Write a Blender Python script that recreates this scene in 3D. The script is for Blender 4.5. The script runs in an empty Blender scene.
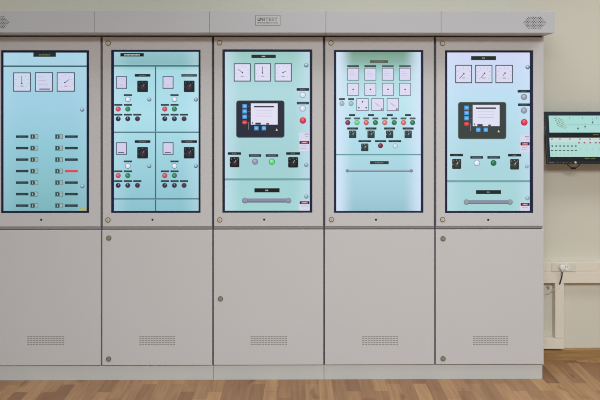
import bpy, bmesh, math, random
from mathutils import Vector, Matrix
random.seed(4)
SC = bpy.context.scene
COL = SC.collection
PI = math.pi

# ---------------------------------------------------------------- camera
D, H, F = 3.6, 1.4755, 665.0            # distance to the cabinet fronts, lens height, focal length in px of a 600 px frame
YAW = math.radians(-0.40)
HOR = 108.0                           # horizon row
PPX = 300.0 + F * math.tan(-YAW)      # principal column
cam = bpy.data.cameras.new('camera'); camo = bpy.data.objects.new('camera', cam); COL.objects.link(camo)
cam.sensor_width = 36.0; cam.lens = F / 600 * 36
cam.shift_x = -(PPX - 300) / 600; cam.shift_y = (HOR - 200) / 600
camo.location = (0, -D, H); camo.rotation_euler = (PI/2, 0, YAW)
SC.camera = camo
FW = Vector((-math.sin(YAW), math.cos(YAW), 0)); RT = Vector((math.cos(YAW), math.sin(YAW), 0))

def at(px, py, Y):
    """the point of the plane y = Y seen at that spot of the photograph"""
    d = FW + RT * ((px - PPX) / F) + Vector((0, 0, 1)) * ((HOR - py) / F)
    t = (Y + D) / d.y
    return Vector((0, -D, H)) + d * t
def X(px, Y=0.0): return at(px, 200, Y).x
def Z(py, Y=0.0, px=300): return at(px, py, Y).z

# ---------------------------------------------------------------- materials
def lin(h):
    if isinstance(h, str):
        h = h.lstrip('#'); c = [int(h[i:i+2], 16) / 255 for i in (0, 2, 4)]
    else: c = [v / 255 for v in h]
    return tuple(v / 12.92 if v <= .04045 else ((v + .055) / 1.055) ** 2.4 for v in c) + (1,)
def newmat(name):
    m = bpy.data.materials.new(name); m.use_nodes = True
    nt = m.node_tree; b = nt.nodes['Principled BSDF']
    return m, nt, b
def paint(name, col, rough=.5, metal=0, spec=.4, noise=0.0, scale=40, bump=0.0):
    m, nt, b = newmat(name)
    b.inputs['Roughness'].default_value = rough; b.inputs['Metallic'].default_value = metal
    b.inputs['Specular IOR Level'].default_value = spec
    b.inputs['Base Color'].default_value = lin(col)
    if noise or bump:
        tc = nt.nodes.new('ShaderNodeTexCoord'); n = nt.nodes.new('ShaderNodeTexNoise')
        n.inputs['Scale'].default_value = scale; n.inputs['Detail'].default_value = 4
        nt.links.new(tc.outputs['Object'], n.inputs['Vector'])
        if noise:
            mx = nt.nodes.new('ShaderNodeMix'); mx.data_type = 'RGBA'
            c = lin(col)
            mx.inputs[6].default_value = tuple(v * (1 - noise) for v in c[:3]) + (1,)
            mx.inputs[7].default_value = tuple(min(1, v * (1 + noise)) for v in c[:3]) + (1,)
            nt.links.new(n.outputs['Fac'], mx.inputs[0]); nt.links.new(mx.outputs[2], b.inputs['Base Color'])
        if bump:
            bp = nt.nodes.new('ShaderNodeBump'); bp.inputs['Strength'].default_value = bump; bp.inputs['Distance'].default_value = .001
            nt.links.new(n.outputs['Fac'], bp.inputs['Height']); nt.links.new(bp.outputs['Normal'], b.inputs['Normal'])
    return m
GLOW = {}
def glow(col):
    """a patch of a lit screen showing this colour"""
    key = str(col)
    if key not in GLOW:
        m, nt, b = newmat('screen_colour_' + key.strip('#'))
        b.inputs['Base Color'].default_value = (.004, .004, .005, 1); b.inputs['Roughness'].default_value = .35
        b.inputs['Specular IOR Level'].default_value = .15
        b.inputs['Emission Color'].default_value = lin(col); b.inputs['Emission Strength'].default_value = .97
        GLOW[key] = m
    return GLOW[key]
def screen_mat(name, stops, z0, z1, hw, left, right):
    """a lit screen with viewing-angle tint and vignetting painted into its blue green emission, paler towards both sides"""
    m, nt, b = newmat(name)
    b.inputs['Base Color'].default_value = (.004, .004, .005, 1); b.inputs['Roughness'].default_value = .35
    b.inputs['Specular IOR Level'].default_value = .15; b.inputs['Emission Strength'].default_value = .97
    L = nt.links.new; N = nt.nodes.new
    tc = N('ShaderNodeTexCoord'); sp = N('ShaderNodeSeparateXYZ'); L(tc.outputs['Object'], sp.inputs[0])
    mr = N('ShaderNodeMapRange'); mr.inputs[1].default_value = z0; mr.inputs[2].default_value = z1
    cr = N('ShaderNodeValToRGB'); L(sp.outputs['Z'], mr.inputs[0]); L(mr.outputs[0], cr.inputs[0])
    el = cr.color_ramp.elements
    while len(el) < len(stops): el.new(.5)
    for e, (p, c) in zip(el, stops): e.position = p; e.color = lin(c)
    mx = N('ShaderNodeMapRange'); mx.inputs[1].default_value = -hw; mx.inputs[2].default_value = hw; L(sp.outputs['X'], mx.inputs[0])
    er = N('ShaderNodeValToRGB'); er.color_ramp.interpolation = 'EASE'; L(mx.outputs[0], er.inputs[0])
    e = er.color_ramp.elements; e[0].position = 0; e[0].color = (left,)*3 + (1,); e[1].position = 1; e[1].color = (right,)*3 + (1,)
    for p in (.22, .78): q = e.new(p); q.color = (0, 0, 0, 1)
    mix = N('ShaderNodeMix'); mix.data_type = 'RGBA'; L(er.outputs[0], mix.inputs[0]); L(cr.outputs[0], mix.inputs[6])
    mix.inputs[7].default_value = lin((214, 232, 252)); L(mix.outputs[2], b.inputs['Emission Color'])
    return m

GREY = paint('light_grey_powder_coat', (204, 202, 201), .5, spec=.3, noise=.012, scale=6)
GREYDARK = paint('gap_shade_cabinet_body', (96, 98, 104), .6, spec=.3)  # body painted darker than the doors to deepen the shade in the gaps
HEADER = paint('light_grey_header_coat', (190, 189, 191), .5, spec=.3)
RAIL = paint('mid_grey_door_rail', (150, 149, 151), .6, spec=.2)
BRASSDARK = paint('dark_brown_lock_collar', (112, 102, 86), .5, .2)  # darker ring round the lock core
BRASSMID = paint('mid_brown_lock_core', (150, 141, 124), .5, .2)  # darker core colour for the lower door locks
PLINTH = paint('pale_grey_plinth_coat', (200, 200, 195), .5, spec=.3)
BEZEL = paint('navy_black_bezel', (27, 33, 68), .5, spec=.2)
BRASS = paint('dull_nickel_lock', (212, 199, 174), .5, .1)
SLOT = paint('dark_slot', (62, 60, 58), .8, spec=.1)
SLOTMID = paint('grey_punched_slot', (146, 142, 137), .7, spec=.1)
BLACK = paint('black_plastic', (14, 15, 18), .4)
VENTDARK = paint('charcoal_vent_hole', (52, 54, 62), .8, spec=.1)
PLATE = paint('silver_plate', (190, 188, 186), .4, spec=.4)
INK = paint('dark_grey_ink', (70, 72, 80), .7, spec=.1)
INK2 = paint('mid_grey_ink', (118, 120, 126), .7, spec=.1)
WALLM = paint('cream_wall_paint', (217, 211, 194), .8, spec=.15, noise=.015, scale=3, bump=.15)
TRUNK = paint('ivory_plastic_trunking', (232, 222, 203), .45, spec=.3)
SOCK = paint('white_plastic_socket', (222, 216, 200), .4, spec=.35)
WHITEP = paint('white_plastic', (236, 233, 224), .4, spec=.35)
MON = paint('dark_navy_monitor_plastic', (22, 32, 44), .35, spec=.5)
BTN = paint('pale_button_mark', (190, 196, 202), .5)
STEEL = paint('bright_steel', (200, 196, 186), .3, .8)

def wood_floor():
    m, nt, b = newmat('oak_strip_parquet')
    L = nt.links.new; N = nt.nodes.new
    tc = N('ShaderNodeTexCoord'); sp = N('ShaderNodeSeparateXYZ'); cb = N('ShaderNodeCombineXYZ')
    L(tc.outputs['Object'], sp.inputs[0]); L(sp.outputs['Y'], cb.inputs['X']); L(sp.outputs['X'], cb.inputs['Y'])
    br = N('ShaderNodeTexBrick'); br.offset = .37; br.offset_frequency = 3; br.squash = .8; br.squash_frequency = 2
    br.inputs['Color1'].default_value = lin((150, 109, 78)); br.inputs['Color2'].default_value = lin((192, 148, 106))
    br.inputs['Mortar'].default_value = lin((140, 102, 74)); br.inputs['Scale'].default_value = 1
    br.inputs['Mortar Size'].default_value = .0009; br.inputs['Mortar Smooth'].default_value = .3; br.inputs['Bias'].default_value = -.05
    br.inputs['Brick Width'].default_value = .47; br.inputs['Row Height'].default_value = .072
    L(cb.outputs[0], br.inputs['Vector'])
    mp = N('ShaderNodeMapping'); mp.inputs['Scale'].default_value = (30, 2.2, 1); L(tc.outputs['Object'], mp.inputs['Vector'])
    n1 = N('ShaderNodeTexNoise'); n1.inputs['Scale'].default_value = 1.6; n1.inputs['Detail'].default_value = 5; n1.inputs['Distortion'].default_value = .6
    L(mp.outputs[0], n1.inputs['Vector'])
    r1 = N('ShaderNodeValToRGB'); r1.color_ramp.elements[0].position = .3; r1.color_ramp.elements[0].color = (.8, .78, .75, 1)
    r1.color_ramp.elements[1].position = .68; r1.color_ramp.elements[1].color = (1.12, 1.11, 1.1, 1); L(n1.outputs['Fac'], r1.inputs[0])
    mu = N('ShaderNodeMix'); mu.data_type = 'RGBA'; mu.blend_type = 'MULTIPLY'; mu.inputs[0].default_value = 1
    L(br.outputs['Color'], mu.inputs[6]); L(r1.outputs[0], mu.inputs[7])
    # knots
    mk = N('ShaderNodeMapping'); mk.inputs['Scale'].default_value = (9, 3.5, 1); L(tc.outputs['Object'], mk.inputs['Vector'])
    n2 = N('ShaderNodeTexNoise'); n2.inputs['Scale'].default_value = 1.1; n2.inputs['Detail'].default_value = 2; L(mk.outputs[0], n2.inputs['Vector'])
    r2 = N('ShaderNodeValToRGB'); r2.color_ramp.elements[0].position = .24; r2.color_ramp.elements[0].color = (.55, .48, .42, 1)
    r2.color_ramp.elements[1].position = .34; r2.color_ramp.elements[1].color = (1, 1, 1, 1); L(n2.outputs['Fac'], r2.inputs[0])
    m2 = N('ShaderNodeMix'); m2.data_type = 'RGBA'; m2.blend_type = 'MULTIPLY'; m2.inputs[0].default_value = 1
    L(mu.outputs[2], m2.inputs[6]); L(r2.outputs[0], m2.inputs[7]); L(m2.outputs[2], b.inputs['Base Color'])
    b.inputs['Roughness'].default_value = .42; b.inputs['Specular IOR Level'].default_value = .3
    return m
def wood_trim():
    m, nt, b = newmat('oak_skirting')
    L = nt.links.new; N = nt.nodes.new
    tc = N('ShaderNodeTexCoord'); mp = N('ShaderNodeMapping'); mp.inputs['Scale'].default_value = (3, 1, 60); L(tc.outputs['Object'], mp.inputs['Vector'])
    n1 = N('ShaderNodeTexNoise'); n1.inputs['Scale'].default_value = 1.5; n1.inputs['Detail'].default_value = 4; L(mp.outputs[0], n1.inputs['Vector'])
    r1 = N('ShaderNodeValToRGB'); r1.color_ramp.elements[0].position = .3; r1.color_ramp.elements[0].color = lin((146, 110, 64))
    r1.color_ramp.elements[1].position = .7; r1.color_ramp.elements[1].color = lin((178, 138, 88)); L(n1.outputs['Fac'], r1.inputs[0])
    L(r1.outputs[0], b.inputs['Base Color']); b.inputs['Roughness'].default_value = .5
    return m

# ---------------------------------------------------------------- mesh builder
class MB:
    def __init__(s): s.bm = bmesh.new(); s.mats = []
    def mi(s, m):
        if m not in s.mats: s.mats.append(m)
        return s.mats.index(m)
    def face(s, pts, m):
        f = s.bm.faces.new([s.bm.verts.new(p) for p in pts]); f.material_index = s.mi(m); return f
    def box(s, x0, x1, y0, y1, z0, z1, m, bev=0, seg=2):
        t = bmesh.new(); bmesh.ops.create_cube(t, size=1)
        for v in t.verts:
            v.co = Vector(((x0+x1)/2 + v.co.x*(x1-x0), (y0+y1)/2 + v.co.y*(y1-y0), (z0+z1)/2 + v.co.z*(z1-z0)))
        if bev: bmesh.ops.bevel(t, geom=list(t.edges), offset=bev, segments=seg, affect='EDGES', profile=.5)
        s.add(t, m)
    def add(s, t, m, smooth=False):
        k = s.mi(m); t.verts.ensure_lookup_table()
        vs = [s.bm.verts.new(v.co) for v in t.verts]; t.verts.index_update()
        for f in t.faces:
            try:
                g = s.bm.faces.new([vs[v.index] for v in f.verts]); g.material_index = k; g.smooth = smooth or f.smooth
            except ValueError: pass
        t.free()
    def prism(s, pts, y0, y1, m):
        """outline in x,z pushed from y1 (back) to y0 (front)"""
        n = len(pts); a = [s.bm.verts.new((p[0], y0, p[1])) for p in pts]; b = [s.bm.verts.new((p[0], y1, p[1])) for p in pts]
        k = s.mi(m)
        fs = [s.bm.faces.new(a), s.bm.faces.new(b[::-1])] + [s.bm.faces.new((a[i], b[i], b[(i+1) % n], a[(i+1) % n])) for i in range(n)]
        for f in fs: f.material_index = k
    def disc(s, cx, cz, r, y0, y1, m, n=20, sx=1.0):
        s.prism([(cx + sx*r*math.cos(2*PI*i/n), cz + r*math.sin(2*PI*i/n)) for i in range(n)], y0, y1, m)
    def dome(s, cx, cz, prof, m, n=20):
        """turned about the y axis; prof = [(radius, y)...] from back to front"""
        k = s.mi(m); rings = []
        for r, y in prof:
            rings.append([s.bm.verts.new((cx + r*math.cos(2*PI*i/n), y, cz + r*math.sin(2*PI*i/n))) for i in range(n)])
        for a, b in zip(rings, rings[1:]):
            for i in range(n):
                f = s.bm.faces.new((a[i], a[(i+1) % n], b[(i+1) % n], b[i])); f.material_index = k; f.smooth = True
        f = s.bm.faces.new(rings[-1]); f.material_index = k
        f = s.bm.faces.new(rings[0][::-1]); f.material_index = k
    def rrect(s, x0, x1, z0, z1, r, y0, y1, m, n=5):
        pts = []
        for cx, cz, a in ((x1-r, z1-r, 0), (x0+r, z1-r, 90), (x0+r, z0+r, 180), (x1-r, z0+r, 270)):
            for i in range(n+1):
                t = math.radians(a + 90*i/n); pts.append((cx + r*math.cos(t), cz + r*math.sin(t)))
        s.prism(pts, y0, y1, m)
    def line(s, xa, za, xb, zb, w, y0, y1, m):
        d = Vector((xb-xa, zb-za)); d.normalize(); q = Vector((-d.y, d.x)) * w/2
        s.prism([(xa+q.x, za+q.y), (xb+q.x, zb+q.y), (xb-q.x, zb-q.y), (xa-q.x, za-q.y)], y0, y1, m)
    def tube(s, pts, r, m, n=10):
        pts = [Vector(p) for p in pts]; k = s.mi(m); rings = []
        rr = r if isinstance(r, (list, tuple)) else [r]*len(pts)
        for i, p in enumerate(pts):
            d = (pts[min(i+1, len(pts)-1)] - pts[max(i-1, 0)]).normalized()
            u = d.cross(Vector((0, 1, 0)));
            if u.length < 1e-3: u = d.cross(Vector((1, 0, 0)))
            u.normalize(); v = d.cross(u)
            rings.append([s.bm.verts.new(p + (u*math.cos(2*PI*j/n) + v*math.sin(2*PI*j/n))*rr[i]) for j in range(n)])
        for a, b in zip(rings, rings[1:]):
            for j in range(n):
                f = s.bm.faces.new((a[j], b[j], b[(j+1) % n], a[(j+1) % n])); f.material_index = k; f.smooth = True
        for f in (s.bm.faces.new(rings[0]), s.bm.faces.new(rings[-1][::-1])): f.material_index = k
    def build(s, name, parent=None, label=None, world=None):
        """parent frames carry no rotation while building; world = the parent's place"""
        bmesh.ops.recalc_face_normals(s.bm, faces=list(s.bm.faces))
        vs = [v.co for v in s.bm.verts]
        lo = Vector([min(v[i] for v in vs) for i in range(3)]); hi = Vector([max(v[i] for v in vs) for i in range(3)])
        c = (lo + hi) / 2
        if parent is None: c.z = lo.z
        bmesh.ops.translate(s.bm, verts=list(s.bm.verts), vec=-c)
        me = bpy.data.meshes.new(name); s.bm.to_mesh(me); s.bm.free()
        for m in s.mats: me.materials.append(m)
        o = bpy.data.objects.new(name, me); COL.objects.link(o)
        o['w'] = list(c)
        if parent is not None:
            o.parent = parent; o.location = c - Vector(parent['w'])
        else: o.location = c
        if label: o['label'] = label
        return o

def tag(o, label, cat, group=None):
    o['label'] = label; o['category'] = cat
    if group: o['group'] = group
    return o
def thing(name, loc, label, cat, group=None):
    o = bpy.data.objects.new(name, None); o.empty_display_size = .1; COL.objects.link(o)
    o.location = loc; o['w'] = list(loc); return tag(o, label, cat, group)
def struct(o): o['kind'] = 'structure'; return o
def text_mesh(mb, body, x0, x1, z0, z1, y, m, bold=0.0):
    """flat lettering fitted into a box on the plane y"""
    cu = bpy.data.curves.new('lettering', 'FONT'); cu.body = body; cu.extrude = .0004; cu.offset = bold
    t = bpy.data.objects.new('lettering', cu); COL.objects.link(t)
    bpy.context.view_layer.update()
    me = bpy.data.meshes.new_from_object(t.evaluated_get(bpy.context.evaluated_depsgraph_get()))
    bpy.data.objects.remove(t); bpy.data.curves.remove(cu)
    xs = [v.co.x for v in me.vertices]; ys = [v.co.y for v in me.vertices]
    sx = (x1-x0)/(max(xs)-min(xs)); sz = (z1-z0)/(max(ys)-min(ys)); ax, ay = min(xs), min(ys)
    b = bmesh.new(); b.from_mesh(me); bpy.data.meshes.remove(me)
    for v in b.verts:
        v.co = Vector((x0 + (v.co.x-ax)*sx, y - v.co.z, z0 + (v.co.y-ay)*sz))
    mb.add(b, m)

# ---------------------------------------------------------------- setting
WALL = .292
m = MB(); m.box(-3.2, 3.4, WALL, WALL+.12, 0, 2.9, WALLM); struct(m.build('wall_back'))
m = MB(); m.box(-3.2, 3.4, -5.2, WALL+.12, -.1, 0, wood_floor()); struct(m.build('floor'))
zb = Z(348.6, WALL-.014, 580)
m = MB()
prof = [(WALL, 0), (WALL-.014, 0), (WALL-.014, zb-.008), (WALL-.009, zb), (WALL, zb)]
WT = wood_trim(); xl, xr = X(543.7)+.02, 3.4
a = [m.bm.verts.new((xl, y, z)) for y, z in prof]; b = [m.bm.verts.new((xr, y, z)) for y, z in prof]
m.mi(WT); m.bm.faces.new(a); m.bm.faces.new(b[::-1])
for i in range(5): m.bm.faces.new((a[i], b[i], b[(i+1) % 5], a[(i+1) % 5]))
struct(m.build('baseboard_back'))

# ---------------------------------------------------------------- cabinets
EDGE = [X(-10.0), X(101.4), X(212.9), X(324.1), X(435.1), X(543.8)]
ZD0, ZD1 = Z(364.9), Z(229.7)            # lower door
ZU0, ZU1 = Z(226.4), Z(36.9)             # upper door
OVER = .1385
ZH0, ZH1 = Z(32.7, -OVER), Z(11.1, -OVER)
ZP = Z(366.0)
SY = .006                                 # front of the lit screens
LY = .0006                                # one layer of the picture on them

class Scr:
    """the picture elements on one cabinet's screen"""
    def __init__(s, root, disp): s.d = disp
    def pt(s, px, py): p = at(px, py, SY); return p.x, p.z
    def rect(s, mb, x0, y0, x1, y1, c, l0=0, l1=1):
        ax, az = s.pt(x0, y1); bx, bz = s.pt(x1, y0)
        mb.box(ax, bx, SY - l1*LY, SY - l0*LY + .0002, az, bz, glow(c))
    def disc(s, mb, px, py, r, c, l0=0, l1=1, n=20):
        x, z = s.pt(px, py); mb.disc(x, z, r*.00541, SY - l1*LY, SY - l0*LY + .0002, glow(c), n)
    def line(s, mb, xa, ya, xb, yb, w, c, l0=0, l1=1):
        a, az = s.pt(xa, ya); b, bz = s.pt(xb, yb); mb.line(a, az, b, bz, w*.00541, SY - l1*LY, SY - l0*LY + .0002, glow(c))
    def rr(s, mb, x0, y0, x1, y1, r, c, l0=0, l1=1):
        ax, az = s.pt(x0, y1); bx, bz = s.pt(x1, y0)
        mb.rrect(ax, bx, az, bz, r*.00541, SY - l1*LY, SY - l0*LY + .0002, glow(c))
    def done(s, mb, name, label=None): return mb.build(name, s.d, label)
    # --- kinds
    def seam(s, x0, y0, x1, y1, c): m = MB(); s.rect(m, x0, y0, x1, y1, c); s.done(m, 'panel_seam')
    def plate(s, x0, y0, x1, y1, c='181c20', ink='9aa6a8', frac=.55, lab=None, rows=1):
        m = MB(); s.rect(m, x0, y0, x1, y1, c)
        cx, w, h = (x0+x1)/2, (x1-x0)*frac, (y1-y0)
        if (y1-y0) < 3.2: ink = '%02x%02x%02x' % tuple(int(int(ink[k:k+2], 16)*.72) for k in (0, 2, 4))
        n = max(2, int(w/1.3)); st = w/n
        for i in range(n):
            s.rect(m, cx-w/2+i*st, y0+h*.36, cx-w/2+i*st+st*.72, y0+h*.68, ink, 1, 2)
        s.done(m, 'name_plate', lab)
    def gauge(s, x0, y0, x1, y1, needle=None, frame='3c4c58', face='dcdcf2', b=.9, style='round', ink='a9a6bd'):
        m = MB(); s.rect(m, x0, y0, x1, y1, frame)
        s.rect(m, x0+b, y0+b, x1-b, y1-b*1.1, face, 1, 2)
        w = x1-x0; cx, cy = (x0+x1)/2, (y0+y1)/2
        if style == 'round':
            r = w*.33
            for k in range(9):
                t = math.radians(225 - k*33.75)
                s.line(m, cx+r*math.cos(t), cy-r*math.sin(t), cx+(r+w*.07)*math.cos(t), cy-(r+w*.07)*math.sin(t), .45, ink, 2, 3)
            s.rect(m, cx-w*.1, cy+w*.2, cx+w*.1, cy+w*.26, ink, 2, 3)
        elif style == 'rows':
            for k in range(3): 
                s.rect(m, cx-w*.32, y0+w*(.25+.2*k), cx+w*.02+w*.1*k, y0+w*(.28+.2*k), 'c0b4cf', 2, 3)
        elif style == 'dots':
            for dx, dy in ((0, -.22), (-.3, .26), (.3, .26)): s.disc(m, cx+dx*w, cy+dy*w, .8, '2a2c38', 2, 3, 10)
        elif style == 'scale':
            s.rect(m, x0+w*.2, y1-w*.24, x0+w*.75, y1-w*.17, '4a4250', 2, 3)
            for k in range(5): s.rect(m, x0+w*(.22+.12*k), y0+w*.25, x0+w*(.25+.12*k), y0+w*.75, 'd3cde6', 2, 3)
        elif style == 'counter':
            for k in range(3): s.line(m, cx-w*.28+k*w*.12, cy-w*.2+k*w*.06, cx+w*.04+k*w*.1, cy+w*.14+k*w*.02, .4, 'c3b6d2', 2, 3)
            s.rect(m, x1-w*.25, y1-w*.2, x1-w*.1, y1-w*.1, '4a4c55', 2, 3)
        if needle:
            xa, ya, xb, yb = needle
            s.line(m, xa, ya, xb, yb, .6, '5a5a70', 2, 3.2); s.disc(m, xa, ya, .75, '3a3c50', 2, 3.4, 10)
        s.done(m, 'gauge')
    def lamp(s, px, py, r, rim, body, hi, lab):
        m = MB(); s.disc(m, px, py, r, rim); s.disc(m, px, py-.15, r*.8, body, 1, 2); s.disc(m, px-r*.15, py-r*.25, r*.38, hi, 2, 3)
        s.done(m, 'indicator_lamp', lab)
    def knob(s, px, py, r=2.5, body='2e2c3c', mark='8d93a6', lab=None, ang=60):
        m = MB(); s.disc(m, px, py, r, '4a5060'); s.disc(m, px, py, r*.82, body, 1, 2)
        t = math.radians(ang); s.line(m, px, py, px+r*.75*math.cos(t), py-r*.75*math.sin(t), .7, mark, 2, 3)
        s.done(m, 'selector_knob', lab)
    def dknob(s, px, py, r=2.1, c='8fa9b8', lo='4f6274'):
        m = MB(); s.disc(m, px, py, r, lo); s.disc(m, px-.1, py-.45, r*.82, c, 1, 2); s.disc(m, px-.3, py-.8, r*.35, 'd6e8ee', 2, 3)
        s.done(m, 'door_knob')
    def rotary(s, x0, y0, x1, y1, body='20232b', ink='6c717a', tint='3a2c34', r=.9):
        m = MB(); s.rr(m, x0, y0, x1, y1, r, body)
        w, h = x1-x0, y1-y0; cx, cy = (x0+x1)/2, (y0+y1)/2
        s.disc(m, cx, cy+h*.08, w*.27, tint, 1, 2)
        for dx, dy in ((-.32, -.3), (0, -.38), (.32, -.3), (-.42, .05)):
            s.disc(m, cx+dx*w, cy+dy*h, .42, ink, 1, 2, 8)
        s.line(m, cx, cy+h*.05, cx+w*.16, cy-h*.2, .75, ink, 2, 3)
        s.done(m, 'rotary_switch')
    def rocker(s, x0, y0, x1, y1):
        m = MB(); s.rect(m, x0, y0, x1, y1, '5f7d80'); w = x1-x0
        s.rect(m, x0+w*.08, y0+.6, x0+w*.5, y1-.7, '2f4a4a', 1, 2); s.rect(m, x0+w*.52, y0+.5, x1-w*.07, y1-.6, '9fb9ba', 1, 2)
        s.rect(m, x0+w*.26, y0+1.3, x0+w*.36, y1-1.3, 'a8c2b8', 2, 3); s.rect(m, x0+w*.52, y0+1, x0+w*.6, y1-1.1, '35514f', 2, 3)
        s.done(m, 'rocker_switch')
    def estop(s, px, py, r=3.3):
        m = MB(); s.disc(m, px, py, r, '8e2f45'); s.disc(m, px, py-.3, r*.86, 'e2314a', 1, 2); s.disc(m, px-.2, py-1, r*.4, 'f2707e', 2, 3)
        s.done(m, 'emergency_stop_button', 'red emergency stop button')
    def sign(s, x0, y0, x1, y1, sy0, sy1, small=False):
        m = MB(); s.rect(m, x0, y0, x1, y1, 'd9daf0')
        s.rr(m, x0+.4, sy0, x1-.3, sy1, .5, '23222e', 1, 2); s.rr(m, x0+2, sy0+.6, x1-1.8, sy1-.6, .5, 'cf5a6c', 2, 3)
        s.rect(m, x0+3.4, (sy0+sy1)/2-.25, x1-3.2, (sy0+sy1)/2+.35, 'e8c8d2', 3, 4)
        if not small:
            s.rect(m, x1-5, y0+1, x1-1, y0+2, 'c98aa6', 1, 2); s.rect(m, x1-4, y0+3.6, x1-1.2, y0+4.3, 'b9a9cc', 1, 2)
            s.rect(m, x0+1.5, sy1+1.6, x1-2.5, sy1+2.3, 'd7a6c2', 1, 2); s.rect(m, x0+1, sy1+4, x1-3, sy1+4.7, 'c3a9cc', 1, 2)
        else: s.rect(m, x0+1.5, sy1+1.5, x1-2, sy1+2.2, 'c3b0d0', 1, 2)
        s.done(m, 'warning_sign')
    def controller(s, x0, y0, body, edge):
        dx, dy = x0-236.2, y0-100.5
        m = MB(); R = lambda a, b, c, d, col, l0, l1: s.rect(m, a+dx, b+dy, c+dx, d+dy, col, l0, l1)
        s.rr(m, x0, y0, x0+48.3, y0+37.2, 2.6, edge); s.rr(m, x0+.7, y0+.6, x0+47.6, y0+36.3, 2.4, body, 1, 2)
        R(250.9, 103.4, 277.7, 124.6, 'e4e2f6', 2, 3)
        R(254, 105.9, 274, 107.4, '3a3c4c', 3, 4)
        for k, c in enumerate(('c9c4dd', 'c6d0e6', 'e0a8b8')): R(256, 110 + 2.9*k, 272, 110.5 + 2.9*k, c, 3, 4)
        R(255.4, 122.6, 260.8, 124.5, '3d3348', 3, 4); R(266.3, 123, 269, 124.5, '4c3f52', 3, 4); R(252, 121.8, 253, 123.8, '6a6880', 3, 4)
        for y in (104.2, 109.4, 114.7):
            R(242.5, y, 246.9, y+4, '4ba3ea', 2, 3); R(243.6, y+1.2, 245.8, y+2.6, '8cc9f6', 3, 4); R(247.6, y+1.9, 251, y+2.3, '5e6276', 2, 3)
        s.rr(m, 242.3+dx, 120.4+dy, 246.9+dx, 124.3+dy, 1.2, 'd5353b', 2, 3); R(243.4, 121.9, 245.8, 122.7, 'f09090', 3, 4)
        R(247.4, 122.2, 248.6, 122.6, '8a7684', 2, 3); R(248.4, 122.2, 248.9, 129.6, '8a8496', 2, 3)
        for x in (254.3, 261.8): R(x, 126.2, x+4.2, 130.3, '4ba3ea', 2, 3); R(x+1.1, 127.4, x+3.1, 129, '8cc9f6', 3, 4)
        x, y = 276.7+dx, 129.6+dy
        a = [s.pt(x-1.1, y+1.1), s.pt(x+1.2, y+1.1), s.pt(x, y-1.2)]
        m.prism(a, SY-3*LY, SY-2*LY, glow('e0d2b0'))
        s.done(m, 'touch_controller')
    def handle(s, x0, x1, y, h, r, body, end, lo):
        m = MB(); s.rr(m, x0, y-h/2, x1, y+h/2, h*.48, lo); s.rr(m, x0+.4, y-h/2, x1-.4, y+h*.22, h*.3, body, 1, 2)
        for px in (x0+r*.8, x1-r*.8):
            s.disc(m, px, y, r, lo, 1, 2); s.disc(m, px, y-r*.15, r*.82, end, 2, 3)
        s.done(m, 'drawer_handle')

SCREENS = [   # bezel box, picture box
    ((1.1, 50.2, 88.8, 213.1), (3.4, 52.6, 86.9, 211.0)),
    ((111.2, 49.8, 200.3, 213.0), (113.9, 51.8, 198.8, 211.0)),
    ((222.5, 49.4, 312.1, 212.8), (224.8, 51.8, 309.9, 210.8)),
    ((334.1, 50.0, 423.2, 212.9), (336.1, 52.0, 420.9, 211.0)),
    ((445.2, 50.3, 533.0, 213.1), (447.0, 52.5, 529.9, 211.0))]
STOPS = [  # sheet colours from bottom to top, viewing-angle tint and vignetting painted in
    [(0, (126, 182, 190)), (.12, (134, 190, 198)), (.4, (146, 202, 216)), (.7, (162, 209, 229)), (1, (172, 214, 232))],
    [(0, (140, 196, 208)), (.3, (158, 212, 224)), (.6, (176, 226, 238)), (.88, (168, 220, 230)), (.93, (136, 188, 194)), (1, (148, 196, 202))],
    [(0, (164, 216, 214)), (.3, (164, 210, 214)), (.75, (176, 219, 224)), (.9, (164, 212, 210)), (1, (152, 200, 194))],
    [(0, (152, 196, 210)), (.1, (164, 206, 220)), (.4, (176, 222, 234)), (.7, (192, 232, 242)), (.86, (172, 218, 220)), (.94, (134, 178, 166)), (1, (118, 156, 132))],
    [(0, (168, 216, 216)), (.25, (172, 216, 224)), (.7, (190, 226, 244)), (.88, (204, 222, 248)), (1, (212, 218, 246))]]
EDGEMIX = [(.1, .1), (.25, .3), (.45, .4), (.95, .85), (.3, .35)]  # viewing-angle brightening painted into the left and right edges
CABLAB = ['grey cabinet whose screen shows seven rows of paired rocker switches',
    'grey cabinet whose screen is divided into four panels with red and green lamps',
    'grey cabinet under the framed lettered plate, its screen showing a controller and drawer handle',
    'grey cabinet whose screen shows a block of eleven small white gauges',
    'grey cabinet at the right end of the row, beside the wall monitor']
LOCKS_LOW = [[], [(108.9, 238.0), (108.7, 358.9)], [(220.5, 298.7)], [], [(443.0, 238.6), (443.0, 358.6)]]
LOCKS_UP = [[], [(108.3, 43.2), (108.0, 219.9)], [(219.6, 42.8), (219.8, 219.8)], [(331.0, 43.0), (331.5, 219.5)], [(442.6, 43.4), (442.6, 219.5)]]
SENS = [(41.2, 219.8), (152.5, 219.7), (264.2, 219.6), (376.0, 219.7), (488.2, 219.8)]
VENT = [(27.0, 64.5), (139.0, 175.5), (250.3, 287.5), (361.8, 398.3), (472.6, 508.3)]

def lock(mb, px, py, core):
    p = at(px, py, 0)
    mb.dome(p.x, p.z, [(.0140, .001), (.0140, -.003), (.0132, -.0036)], BRASSDARK, 18)
    mb.dome(p.x, p.z, [(.0104, -.002), (.0104, -.0044), (.0092, -.0052)], core, 18)
    mb.box(p.x-.0012, p.x+.0012, -.0060, -.0046, p.z-.006, p.z+.006, SLOTMID)

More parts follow.
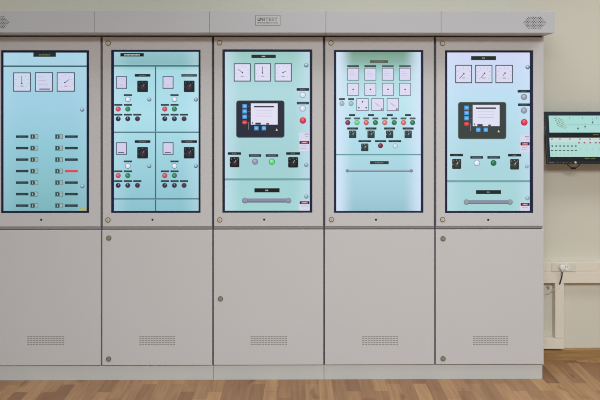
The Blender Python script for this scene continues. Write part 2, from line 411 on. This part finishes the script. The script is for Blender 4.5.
cabs = []
for i in range(5):
    x0, x1 = EDGE[i], EDGE[i+1]
    root = thing('electrical_cabinet', ((x0+x1)/2, .14, 0), CABLAB[i], 'cabinet', 'control cabinets standing in a row')
    root.location.z = ZP; root['w'] = [(x0+x1)/2, .14, ZP]
    g = .0040
    m = MB(); m.box(x0+.0005, x1-.0005, .024, WALL-.003, ZP, ZH0-.0005, GREYDARK, .0)
    # folded edge that frames the doors
    if i == 4: m.box(x1-.006, x1-.0005, .003, .026, ZP, ZH0-.001, GREY)
    if i == 0: m.box(x0+.0005, x0+.006, .003, .026, ZP, ZH0-.001, GREY)
    m.box(x0+.0045, x1-.0045, .007, .0245, ZD1+.0046, ZU0+.004, RAIL)
    m.build('cabinet_body', root)
    # lower door
    m = MB(); m.box(x0+g, x1-(g if i < 4 else 0), 0, .021, ZD0, ZD1, GREY, .0022)
    low = m.build('lower_door', root)
    for p in LOCKS_LOW[i]:
        m = MB(); lock(m, *p, BRASSMID); m.build('door_lock', low)
    m = MB(); va, vb = VENT[i]
    n = 13
    for r in range(5):
        for c in range(n):
            px = va + (vb-va)*(c+.5)/n; py = 336.5 + r*2.0
            p = at(px, py, 0); m.rrect(p.x-.0058, p.x+.0058, p.z-.0020, p.z+.0020, .0016, -.0006, .001, SLOTMID, 3)
    m.build('ventilation_slots', low)
    # upper door: a frame round the screen
    bz, pc = SCREENS[i]
    bx0, bx1 = at(bz[0]-.15, 200, 0).x, at(bz[2]+.15, 200, 0).x; bz0, bz1 = at((bz[0]+bz[2])/2, bz[3], 0).z, at((bz[0]+bz[2])/2, bz[1], 0).z
    gu = .0060
    ux0, ux1 = x0+gu, x1-(gu if i < 4 else 0)
    m = MB(); k = m.mi(GREY)
    def loop(a, b, c, d, y): return [m.bm.verts.new(v) for v in ((a, y, c), (b, y, c), (b, y, d), (a, y, d))]
    L = [loop(ux0, ux1, ZU0, ZU1, .021), loop(ux0, ux1, ZU0, ZU1, .0022), loop(ux0+.0022, ux1-.0022, ZU0+.0022, ZU1-.0022, 0),
         loop(bx0-.0012, bx1+.0012, bz0-.0012, bz1+.0012, 0), loop(bx0, bx1, bz0, bz1, .0012), loop(bx0, bx1, bz0, bz1, .021)]
    for a, b in zip(L, L[1:] + L[:1]):
        for j in range(4): m.bm.faces.new((a[j], a[(j+1) % 4], b[(j+1) % 4], b[j]))
    up = m.build('upper_door', root)
    for p in LOCKS_UP[i]:
        m = MB(); lock(m, *p, BRASS); m.build('door_lock', up)
    p = at(*SENS[i], 0); m = MB(); m.dome(p.x, p.z, [(.0062, .001), (.0058, -.0008), (.003, -.0016)], BLACK, 14)
    m.build('sensor_dot', up, 'small black sensor dot below the screen')
    # display
    a = at(pc[0]+.15, pc[3]-.1, SY); b = at(pc[2]-.15, pc[1]+.1, SY)
    zc = (a.z+b.z)/2
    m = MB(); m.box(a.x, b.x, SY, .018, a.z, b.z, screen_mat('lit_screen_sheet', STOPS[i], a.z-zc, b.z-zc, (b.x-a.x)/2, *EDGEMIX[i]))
    disp = m.build('display', root)
    m = MB(); k = m.mi(BEZEL)
    L = [loop(bx0+.0002, bx1-.0002, bz0+.0002, bz1-.0002, .020), loop(bx0+.0002, bx1-.0002, bz0+.0002, bz1-.0002, .0022),
         loop(a.x, b.x, a.z, b.z, .0030), loop(a.x, b.x, a.z, b.z, .020)]
    for q, r in zip(L, L[1:] + L[:1]):
        for j in range(4): m.bm.faces.new((q[j], q[(j+1) % 4], r[(j+1) % 4], r[j]))
    m.build('bezel', disp)
    cabs.append(Scr(root, disp))

# --- first screen: rows of paired switches
s = cabs[0]
s.seam(3.4, 65.5, 86.6, 66.9, '33595f')
s.plate(33.4, 52.7, 55.9, 56.8, '1c2c28', '66743a', .5)
s.gauge(13.2, 72.4, 30.9, 91.7, (21.9, 83.5, 21.9, 76.2), face='cfdaf0')
s.gauge(35.0, 72.2, 53.0, 91.7, style='rows', face='cfd6f0')
s.gauge(56.8, 72.3, 74.9, 91.7, (65, 82.6, 69.4, 79.4), face='d6d8f2', ink='d29ab4')
m = MB(); s.rect(m, 39.5, 88.6, 50.2, 89.6, '3a3a4a', 2, 3); s.done(m, 'gauge_pointer')
s.dknob(82.2, 109.6); s.dknob(82.4, 186.2)
for k in range(7):
    y = 136.6 + 11.5*k
    s.plate(16, y-1.25, 28.4, y+1.25, '26353f', '5f7580', .6)
    s.rocker(30.4, y-2.4, 38.2, y+2.5); s.rocker(55.1, y-2.4, 62.9, y+2.5)
    if k == 3: s.plate(65, y-1.25, 77.8, y+1.25, 'd9485a', 'f0909a', .5, 'red name plate')
    else: s.plate(65, y-1.25, 77.8, y+1.25, '26353f', '5f7580', .6)
m = MB(); s.rect(m, 80.0, 208.2, 86.8, 210.4, 'b9b84e'); s.done(m, 'warning_sticker', 'yellow sticker in the screen corner')

# --- second screen: four panels alike
s = cabs[1]
SEAM = '3c6a70'
s.seam(113.9, 65.2, 198.8, 66.6, SEAM); s.seam(113.9, 131.6, 198.8, 132.8, SEAM); s.seam(113.9, 198.3, 198.8, 199.5, SEAM)
s.seam(155.0, 66.7, 156.2, 131.5, SEAM); s.seam(155.0, 132.9, 156.2, 198.2, SEAM); s.seam(155.0, 199.6, 156.2, 211.0, SEAM)
s.plate(120.4, 53.1, 143.8, 56.5, '15161c', 'cfd6da', .68)
for dx in (0, 46.6):
    for low in (0, 1):
        Y = lambda up, lo: lo if low else up
        gy = Y(76.2, 142.2)
        s.gauge(116.0+dx, gy, 127.0+dx, gy+12.6, style='scale' if low else 'round', frame='56607a', face='d4d2ee')
        ny = Y(74.0, 140.2); s.plate(134.7+dx, ny, 150.4+dx, ny+2.7, '20242e' if not (dx and not low) else '4a545c', '8b97a4', .45)
        ry = Y(80.6, 147.0); s.rotary(137.2+dx, ry, 148.0+dx, ry+11.5)
        ly = Y(94.2, 160.5); s.plate(123.8+dx, ly, 132.0+dx, ly+1.8, '28383f', '5d7480', .6)
        s.lamp(127.9+dx, Y(99.4, 166.0), 2.75, '6d7f98', 'e2e6f8', 'f4f4ff', 'white indicator lamp')
        ly = Y(104.0, 170.4)
        for q in (0, 9.6): s.plate(114.3+q+dx, ly, 122.4+q+dx, ly+1.8, '28383f', '5d7480', .6)
        s.lamp(118.2+dx, Y(109.0, 175.6), 2.6, '8f4a5c', 'e2485f', 'f07c8c', 'red indicator lamp')
        s.lamp(127.8+dx, Y(109.0, 175.6), 2.6, '2f6650', '2f8a58', '58a878', 'green indicator lamp')
        ly = Y(113.8, 180.2)
        for q in (0, 9.6, 19.0): s.plate(114.3+q+dx, ly, 122.4+q+dx, ly+1.8, '28383f', '5d7480', .6)
        ky = Y(118.8, 185.4)
        s.knob(118.2+dx, ky, 2.55, '2c2f42', '9aa2b6', ang=65); s.knob(127.8+dx, ky, 2.55, '2f3548', '9aa2b6', ang=100)
        s.knob(137.5+dx, ky, 2.55, '4c2f44', '7d5a70', 'maroon selector knob', 90)
        s.dknob(149.3+dx, Y(99.5, 166.0), 2.1)

# --- third screen: a controller above a drawer
s = cabs[2]
s.plate(251.4, 54.7, 275.8, 58.0, '16171a', 'b8bcb4', .16)
for (x0, x1), nd in zip(((233.8, 250.8), (254.4, 271.0), (274.6, 291.8)), ((242.5, 72.6, 238.4, 69.4), (262.6, 73, 262.6, 66.6), (283.0, 72.6, 286.4, 70.8))):
    s.gauge(x0, 63.3, x1, 81.6, nd, face='e0def6')
s.dknob(306.2, 65.2, 2.3)
s.plate(296.6, 88.1, 309.1, 90.8, '1c262e', '8c9aa6', .4); s.lamp(302.7, 95.0, 3.1, '8f9bb0', 'dce2f4', 'f2f2ff', 'white indicator lamp')
s.plate(296.8, 101.8, 309.0, 104.4, '2c444c', '88a0a8', .6); s.lamp(302.7, 108.5, 3.1, '8f9bb0', 'dce2f4', 'f2f2ff', 'white indicator lamp')
s.estop(302.9, 120.5)
s.controller(236.2, 100.5, '252a38', '3a4252')
s.sign(299.1, 132.6, 309.6, 151.0, 141.0, 143.9)
s.plate(227.8, 152.2, 241.0, 154.8, '1c1f26', '8c9aa6', .36); s.rotary(229.8, 157.0, 239.4, 167.3, '191a1e', '9a9c98', '2e2a30', 1.2)
s.plate(248.9, 154.2, 261.2, 156.8, '1c2630', '8c9aa6', .7); s.lamp(255.1, 161.7, 3.1, '7a8096', '9197aa', 'b4b8c8', 'grey indicator lamp')
s.plate(265.7, 154.2, 278.2, 156.8, '1c2630', '8c9aa6', .7); s.lamp(271.9, 161.7, 3.2, '3f9a68', '52e676', '9cf6a6', 'lit green indicator lamp')
s.plate(286.2, 152.2, 300.0, 154.8, '1c1f26', '8c9aa6', .3); s.rotary(288.1, 157.0, 298.2, 167.6, '191a1e', '9a9c98', '2e2a30', 1.2)
s.dknob(306.2, 165.0, 2.2, '86a0b8', '7494a8'); s.dknob(306.4, 196.6, 2.2, '86a0b8', '7494a8')
s.seam(224.8, 178.3, 309.9, 180.4, '6fa4a4')
s.plate(254.4, 188.2, 279.6, 192.4, '17181a', 'b8b8b4', .13)
s.handle(242.6, 290.8, 200.5, 4.2, 2.9, '8b8ba4', '9494aa', '6c7088')
s.sign(299.2, 200.9, 309.7, 210.7, 201.2, 204.0, True)

# --- fourth screen: small gauges
s = cabs[3]
s.plate(370.0, 60.2, 388.2, 62.9, '4c5a40', '9aa070', .5)
for k, x in enumerate((347.2, 364.4, 382.0, 399.1)):
    s.plate(x, 65.2, x+11.7, 67.1, '2c443f' if k < 2 else '4b5c58', '6a8480', .3)
    s.gauge(x, 68.0, x+11.8, 80.6, style='counter2' if 0 else 'rows', frame='5c6878', face='dcdaf4', b=.6)
    s.gauge(x, 83.0, x+11.8, 95.7, (x+5.9, 89.4, x+6.9, 88.9), frame='5c6878', face='dfdef6', b=.6, ink='cbc4de')
s.gauge(356.4, 98.2, 368.6, 110.9, style='dots', frame='5c6878', face='dfdef6', b=.6)
s.gauge(371.4, 98.2, 383.7, 110.9, style='counter', frame='5c6878', face='dfdef6', b=.6)
s.gauge(386.8, 98.2, 398.9, 110.9, style='counter', frame='5c6878', face='dfdef6', b=.6)
for x in (342.0, 351.1):
    s.plate(x-2.9, 98.1, x+2.9, 100.2, '37464a', '6f8488', .6); s.lamp(x, 103.6, 2.5, '7f9a9e', '9fb6ba', 'bcd2d4', 'grey indicator lamp')
for x in (352.1, 371.0, 389.8, 408.0): s.plate(x-3.0, 114.1, x+3.0, 116.1, '22333a', '5a6e74', .3)
LAMPS = [(347.8, '5a3450', '8e2f55', 'b05878', 'dark red indicator lamp'), (357.0, '4f9a78', '5fd67c', 'a0f0ac', 'lit green indicator lamp'),
    (366.2, 'a04a52', 'ee5f55', 'f89a88', 'lit red indicator lamp'), (375.4, '2f5f4c', '2f7f50', '5a9f76', 'dark green indicator lamp'),
    (384.8, 'a05a5a', 'ee7468', 'f8a898', 'lit red indicator lamp'), (394.2, '2f5f4c', '2f7f50', '5a9f76', 'dark green indicator lamp'),
    (403.5, 'a05a5a', 'ee6a60', 'f8a290', 'lit red indicator lamp'), (412.6, '2f5f4c', '2f7f50', '5a9f76', 'dark green indicator lamp')]
for x, a, b, c, l in LAMPS:
    s.plate(x-2.9, 117.5, x+2.9, 119.4, '3d5550', '789088', .5); s.lamp(x, 122.6, 2.6, a, b, c, l)
for x in (352.6, 371.0, 389.6, 408.1):
    s.plate(x-5.5, 127.4, x+5.5, 129.6, '26323a', '708088', .45); s.rotary(x-3.6, 130.5, x+3.7, 138.1, '2c3a3e', 'a0b2b2', '33454a', .6)
for a, b in ((358.4, 371.0), (375.0, 386.1), (388.5, 401.2)): s.plate(a, 140.2, b, 142.1, '1f2d36', '6c8088', .5)
s.rotary(361.1, 143.5, 368.4, 151.2, '2c3a3e', 'a0b2b2', '33454a', .6)
s.lamp(380.5, 145.7, 2.6, '5a3440', '7c2036', 'a05468', 'dark red indicator lamp')
s.lamp(395.3, 146.0, 2.6, '8fa8bc', 'c4dcec', 'e2f0fa', 'white indicator lamp')
s.seam(336.1, 153.9, 420.9, 155.3, '6aa0a2')
s.plate(370.0, 161.1, 388.7, 164.2, '2c3a38', 'a8b4ac', .45)
s.handle(346.0, 412.6, 170.8, 2.0, 1.7, '9ab0bc', '7f95a2', '56707e')

# --- fifth screen: a controller above a drawer, lamps set differently
s = cabs[4]
s.plate(471.1, 56.1, 496.0, 60.1, '20291f', '8a9a80', .13)
for (x0, x1), nd in zip(((455.2, 472.0), (475.2, 492.4), (495.4, 512.9)), ((463.8, 73.6, 459.6, 78.4), (484.5, 73.2, 480.6, 78.2), (505.0, 73.0, 502.6, 76.0))):
    s.gauge(x0, 64.9, x1, 83.2, nd, face='dedcf4')
s.dknob(527.6, 67.2, 2.2)
s.plate(517.6, 89.9, 529.8, 92.6, '1e3034', '6c848a', .4); s.lamp(524.0, 97.0, 3.2, '7d8498', '9aa0b4', 'c0c4d2', 'grey indicator lamp')
s.plate(518.0, 103.4, 529.8, 106.0, '1e3034', '6c848a', .6); s.lamp(524.0, 110.5, 3.2, '7d8498', '9aa0b4', 'c0c4d2', 'grey indicator lamp')
s.estop(524.2, 122.3, 3.4)
s.controller(458.0, 102.0, '39433f', '54605c')
s.sign(520.1, 135.1, 529.8, 152.4, 142.2, 145.4)
s.plate(450.0, 153.8, 463.0, 156.3, '22282a', '7c7870', .36); s.rotary(452.1, 158.9, 461.2, 169.0, '2e3330', 'b0b4ac', '3c4440', 1.0)
s.plate(470.3, 156.1, 483.0, 158.7, '20323c', '8098a4', .7); s.lamp(476.8, 163.0, 3.2, '7f9ab0', 'dcecf6', 'f6faff', 'white indicator lamp')
s.plate(487.4, 156.1, 500.0, 158.7, '20323c', '8098a4', .7); s.lamp(493.5, 163.0, 3.0, '2f6650', '22763f', '4a9a66', 'dark green indicator lamp')
s.plate(508.0, 153.9, 521.2, 156.5, '22282a', '9aa29c', .3); s.rotary(510.1, 159.0, 519.0, 169.6, '2e3330', 'b0b4ac', '3c4440', 1.0)
s.dknob(526.8, 166.4, 2.0, '8fb4c2', '7ea6b4'); s.dknob(527.4, 198.2, 2.2, '8fb4c0', '7ea0ac')
s.seam(447.0, 180.1, 529.9, 182.3, '74a8a8')
s.plate(476.0, 190.1, 501.0, 194.0, '1a2a24', '7c9088', .13)
s.handle(464.2, 512.2, 202.0, 4.0, 2.8, '8a94a4', '96a0ac', '6a7a88')
s.sign(520.2, 202.6, 529.8, 210.9, 203.0, 205.8, True)

# ---------------------------------------------------------------- plinths
PY0 = .012
for (k0, k1), lab in zip(((0, 2), (2, 3), (3, 5)),
        ('pale grey plinth running under the two leftmost cabinets', 'short grey plinth under the middle cabinet only', 'pale grey plinth running under the two rightmost cabinets')):
    x0, x1 = EDGE[k0]+(.001 if k0 else .004), EDGE[k1]-(.001 if k1 < 5 else .003)
    m = MB(); m.box(x0, x1, PY0, WALL-.004, 0, ZP-.0004, PLINTH, .0012)
    tag(m.build('plinth'), lab, 'plinth', 'plinths under the cabinets')

# ---------------------------------------------------------------- header panels
HL = ['grey header panel at the left end, cut by the picture edge, with a hexagonal vent',
      'plain grey header panel above the screen divided into four panels',
      'grey header panel in the middle with a small framed lettered plate',
      'plain grey header panel above the screen of small white gauges',
      'grey header panel at the right end with a hexagonal vent']
HE = [EDGE[0]-.004, X(94.2, -OVER), X(209.3, -OVER), X(325.9, -OVER), X(441.2, -OVER), X(555.2, -OVER)]
for i in range(5):
    x0, x1 = HE[i]+.0006, HE[i+1]-.0006
    root = thing('header_panel', ((x0+x1)/2, .1, ZH0), HL[i], 'panel', 'header panels above the cabinets')
    m = MB(); m.box(x0, x1, -OVER, WALL-.004, ZH0, ZH1, HEADER, .0016)
    m.build('fascia', root)
    if i in (0, 4):
        cx = x1 - (555.2-534.6)*.0052 if i == 4 else x0 + (555.2-534.6)*.0052
        cz = Z(22.5, -OVER); m = MB(); y = -OVER
        q = .0033
        for r in range(-4, 5):
            hw = 9.1 - abs(r)
            for c in range(-9, 10):
                if (r + c) % 2 == 0 or abs(c) > hw: continue
                x = cx + c*.0062; z = cz + r*.0071
                m.prism([(x-q, z), (x, z-q), (x+q, z), (x, z+q)], y-.0006, y+.001, VENTDARK)
        m.build('perforated_vent', root, 'dark hexagonal perforated vent')
    if i == 2:
        a, b = at(255.4, 25.4, -OVER), at(280.4, 15.2, -OVER); y = -OVER
        m = MB(); m.box(a.x, b.x, y-.0012, y+.001, a.z, b.z, INK2, .0004)
        m.box(a.x+.0022, b.x-.0022, y-.0018, y, a.z+.0022, b.z-.0022, PLATE)
        pl = m.build('lettered_plate', root)
        w, h = b.x-a.x, b.z-a.z; m = MB()
        text_mesh(m, 'UN', a.x+w*.09, a.x+w*.32, a.z+h*.42, a.z+h*.76, y-.0018, INK, .035)
        text_mesh(m, 'ITEST', a.x+w*.35, a.x+w*.89, a.z+h*.42, a.z+h*.76, y-.0018, INK2, .008)
        text_mesh(m, 'MARINE SIMULATORS', a.x+w*.09, a.x+w*.89, a.z+h*.19, a.z+h*.31, y-.0018, INK, .004)
        m.build('lettering', pl)

# ---------------------------------------------------------------- wall monitor
YB, YT = .140, .182
pb, ptp = at(547.1, 164.5, YB), at(544.5, 112.0, YT)
tilt = -math.atan2(YT-YB, ptp.z-pb.z)
hgt = math.hypot(YT-YB, ptp.z-pb.z); W = .56
c0 = Vector((pb.x + W/2, (YB+YT)/2, (pb.z+ptp.z)/2))
mon = thing('wall_monitor', (0, 0, 0), 'black-bezelled wall monitor at the right showing two pale green diagrams', 'monitor')
MS = hgt/51.9
def lx(px, py): return (px - (544.5 + (py-112)*2.6/51.9))*MS - W/2
def lz(py): return (138.0 - py)*MS
hh = hgt/2; c0.z += .5*MS
m = MB(); m.box(-W/2, W/2, 0, .016, -hh, hh, MON, .003)
m.box(-W/2+.03, W/2-.03, .015, .045, -hh+.03, hh-.03, MON, .01)
m.build('housing', mon)
m = MB(); zt, zbm = lz(116), lz(161.2)
m.box(lx(548.3, 116), -lx(548.3, 116), -.0008, .004, zbm, zt, BLACK)
scr = m.build('screen', mon)
G1, G2 = glow((146, 214, 208)), glow((160, 218, 212))
def R(m, x0, y0, x1, y1, c, l=1): m.box(lx(x0, y0), lx(x1, y0), -.0008-.0004*l, -.0006-.0004*(l-1), lz(y1), lz(y0), glow(c))
XR = 639.5
m = MB(); R(m, 548.7, 116.2, XR, 133.0, (172, 222, 216))
for j in range(6):
    for i in range(7):
        x, y = 554.0 + i*1.35 + j*.75, 117.6 + j*1.7 + (i % 2)*.85 + i*.35
        R(m, x-.38, y-.38, x+.38, y+.38, '55807c' if (i+j) % 3 else 'a3a25a', 2)
R(m, 566, 125.2, XR-1, 125.6, '7fb0b0', 2); R(m, 566, 119.4, XR-3, 119.7, '8fc0bf', 2)
for x in (569.5, 582, 596, 609, 622): R(m, x-.2, 117.2, x+.2, 119.2, '5f8f90', 2)
for x, y in ((577.6, 128.9), (584.7, 127.2), (592.2, 122.8), (603, 128.2), (612, 123.4), (620, 127.6), (629, 123)):
    R(m, x-.7, y-.7, x+.7, y+.7, '2f5a5f', 2); R(m, x-.15, y-4, x+.15, y, '7fb0b0', 2); R(m, x-.9, y+1.2, x+.9, y+1.6, '6d9a9c', 2)
m.build('diagram_window', scr, 'upper pale green diagram')
m = MB(); R(m, 549.3, 138.2, XR, 157.0, (178, 222, 213)); R(m, 549.3, 138.2, XR, 142.4, (204, 220, 220), 2)
for x in (551.8, 559.6, 569.4, 579.4, 589.2, 599, 609, 619, 629): R(m, x-.8, 138.9, x+.8, 140.2, '7f989c', 3)
for x in (578.6, 583.9, 589.6, 595, 598.8, 604, 610, 616): R(m, x-.8, 142.2, x+.8, 143.8, '9a5f70', 3)
for k in range(7):
    x = 552.0 + 3.9*k
    R(m, x-.6, 145.6, x+.6, 147.2, '274a4c', 2); R(m, x-1.2, 150.2, x+1.2, 151.1, '35605f', 2); R(m, x-.2, 153, x+.2, 155, '7fb4b0', 2)
for k in range(10): R(m, 580+6*k, 148, 580.4+6*k, 151, '7fb4b0', 2)
m.build('diagram_window', scr, 'lower pale green diagram')
m = MB()
for x0, x1, y in ((592.4, 598, 135.2), (584, 588.6, 158.4), (590, 594.4, 158.4)): R(m, x0, y-.25, x1, y+.25, '8a8046', 2)
m.build('status_line', scr, 'small yellow marks on black')
for x in (557.6, 560.6, 563.4, 566.6, 569.8):
    m = MB(); m.disc(lx(x, 162.6), lz(162.6), .0016 if x != 560.6 else .001, -.0008, .001, BTN, 10); m.build('button', mon)
m = MB(); m.dome(lx(575.0, 162.5), lz(162.5), [(.0065, .001), (.0065, -.001), (.005, -.0022)], BTN, 14); m.build('power_button', mon)
m = MB()
for k in range(5): m.box(lx(549.2+.95*k, 162.4), lx(549.8+.95*k, 162.4), -.0006, .001, lz(162.9), lz(162.1), INK2)
m.build('maker_mark', mon)
mon.location = c0; mon.rotation_euler = (tilt, 0, 0)
# arm to the wall
m = MB(); m.box(-.05, .05, WALL-c0.y-.012, WALL-c0.y-.0008, -.06, .06, BLACK, .003)
m.tube([(0, .03, .0), (0, WALL-c0.y-.008, .0)], .022, BLACK, 14)
br = m.build('wall_bracket', mon)
br.rotation_euler = (-tilt, 0, 0)

# its cable looping below
m = MB(); pts = []
for k in range(13):
    t = k/12; pts.append(at(566.0 + 15.4*t, 162.8 + 5.4*math.sin(PI*t) + (.6 if .35 < t < .65 else 0), .172) - c0)
m.tube(pts, .0027, BLACK, 8)
p = at(573.6, 168.2, .172) - c0; m.box(p.x-.016, p.x+.012, p.y-.006, p.y+.006, p.z-.006, p.z+.005, BLACK, .003)
cb = m.build('power_cable', mon)
q = Matrix.Rotation(-tilt, 4, 'X'); cb.location = q @ cb.location; cb.rotation_euler = (-tilt, 0, 0)

# ---------------------------------------------------------------- trunking, duct, socket, plug
TX0 = EDGE[5] + .002; TF = .242
z1, z0 = Z(262.0, TF, 570), Z(283.3, TF, 570); zm = Z(271.6, TF, 570)
tr = thing('cable_trunking', (TX0+.6, .267, z0), 'ivory cable trunking running level along the right wall', 'trunking')
m = MB(); m.box(TX0, 3.3, TF+.003, WALL-.0005, z0+.002, z1-.002, TRUNK); m.build('trunking_base', tr)
for za, zb2 in ((zm+.0012, z1), (z0, zm-.0012)):
    m = MB(); m.box(TX0, 3.3, TF, TF+.02, za, zb2, TRUNK, .003); m.build('trunking_cover', tr)
# socket
sx0, sx1 = X(551.6, TF), X(575.4, TF)
so = thing('power_socket', ((sx0+sx1)/2, TF, zm+.002), 'white twin power socket set in the wall trunking', 'socket')
m = MB(); m.box(sx0, sx1, TF-.004, TF+.001, zm+.001, z1-.004, SOCK, .0016); m.build('cover_plate', so)
p = at(566.4, 266.7, TF)
m = MB(); m.dome(p.x, p.z, [(.019, TF-.003), (.019, TF-.006), (.0165, TF-.006), (.0155, TF-.0045)], WHITEP, 22)
for dx in (-.0065, .0065): m.disc(p.x+dx, p.z, .0028, TF-.0062, TF-.004, SLOT, 10)
m.build('outlet', so)
# plug and its cable
p = at(561.6, 267.2, TF-.006)
pr = thing('power_plug', (p.x, TF-.006, p.z), 'white power plug with dark cable plugged into the trunking socket', 'plug')
m = MB(); m.dome(p.x, p.z, [(.018, TF-.0042), (.018, TF-.014), (.0155, TF-.024), (.008, TF-.026)], WHITEP, 20)
m.tube([(p.x, TF-.018, p.z-.008), (p.x-.001, TF-.018, p.z-.024)], [.008, .005], WHITEP, 10)
m.build('plug_body', pr)
m = MB(); pts = [(p.x-.001, TF-.018, p.z-.023)] + [tuple(at(a, b, TF-.008 + c)) for a, b, c in ((562.2, 272.8, -.008), (562.0, 275.5, -.008), (561.4, 278.5, -.006), (560.4, 281.5, -.004), (559.8, 284.0, .004))]
pts.append(tuple(at(559.8, 285.2, TF+.016)))
m.tube(pts, .0036, paint('dark_brown_cable', (46, 32, 30), .5), 8); m.build('plug_cable', pr)
# L-shaped duct below
DF = .2435
dx0, dx1 = X(555.2, DF), X(564.2, DF); dz0, dzm = Z(349.0, DF, 560), Z(338.6, DF, 560)
du = thing('cable_duct', (dx0, .268, dz0), 'white cable duct dropping from the trunking and turning left behind the cabinet', 'duct')
m = MB(); m.box(dx0, dx1, DF, WALL-.0005, dzm+.0006, z0-.0006, TRUNK, .0022); m.build('drop_duct', du)
m = MB(); m.box(TX0, dx1, DF, WALL-.0005, dz0, dzm, TRUNK, .0022); m.build('level_duct', du)
# hook and loose wire
p = at(547.6, 287.2, WALL)
m = MB(); m.dome(p.x, p.z, [(.007, WALL-.0003), (.007, WALL-.004), (.004, WALL-.012), (.0042, WALL-.02)], STEEL, 12)
tag(m.build('wall_screw'), 'small bright screw head on the wall beside the duct, under the trunking', 'screw')
m = MB(); P = [at(a, b, y) for a, b, y in ((545.6, 294.5, .28), (549.5, 293.0, .272), (552.3, 290.8, .258), (553.6, 290.0, DF-.005), (556.0, 289.0, DF-.005), (559.0, 287.2, DF-.005), (561.0, 285.2, DF-.005))]
m.tube(P, .0016, WHITEP, 8)
tag(m.build('loose_wire'), 'thin white wire crossing the top of the cable duct', 'wire')

for o in list(bpy.data.objects):
    if 'w' in o: del o['w']

# ---------------------------------------------------------------- light
def area(name, loc, sx, sy, power, col, tgt=None):
    l = bpy.data.lights.new(name, 'AREA'); l.shape = 'RECTANGLE'; l.size = sx; l.size_y = sy; l.energy = power; l.color = col
    o = bpy.data.objects.new(name, l); COL.objects.link(o); o.location = loc
    if tgt: o.rotation_euler = (Vector(tgt) - Vector(loc)).to_track_quat('-Z', 'Y').to_euler()
    return o
LIGHTS = [(-1.8, -.6, 3.5), (.3, -.7, 7.5), (2.3, -.95, 18), (.4, -4.4, 298)]  # unseen overhead lamps; all but the right one added to fit the brightness
for lx_, ly_, pw in LIGHTS: area('unseen_overhead_light', (lx_, ly_, 2.85), 1.2 if ly_ > -2 else 2.4, .6 if ly_ > -2 else 1.8, pw, (.905, .965, 1))
w = bpy.data.worlds.new('world'); SC.world = w; w.use_nodes = True
bg = w.node_tree.nodes['Background']; bg.inputs[0].default_value = (.93, .96, 1, 1); bg.inputs[1].default_value = .24

SC.view_settings.view_transform = 'Standard'; SC.view_settings.look = 'None'
SC.view_settings.exposure = 0; SC.view_settings.gamma = 1; SC.view_settings.use_curve_mapping = False
SC.cycles.filter_width = 1.0
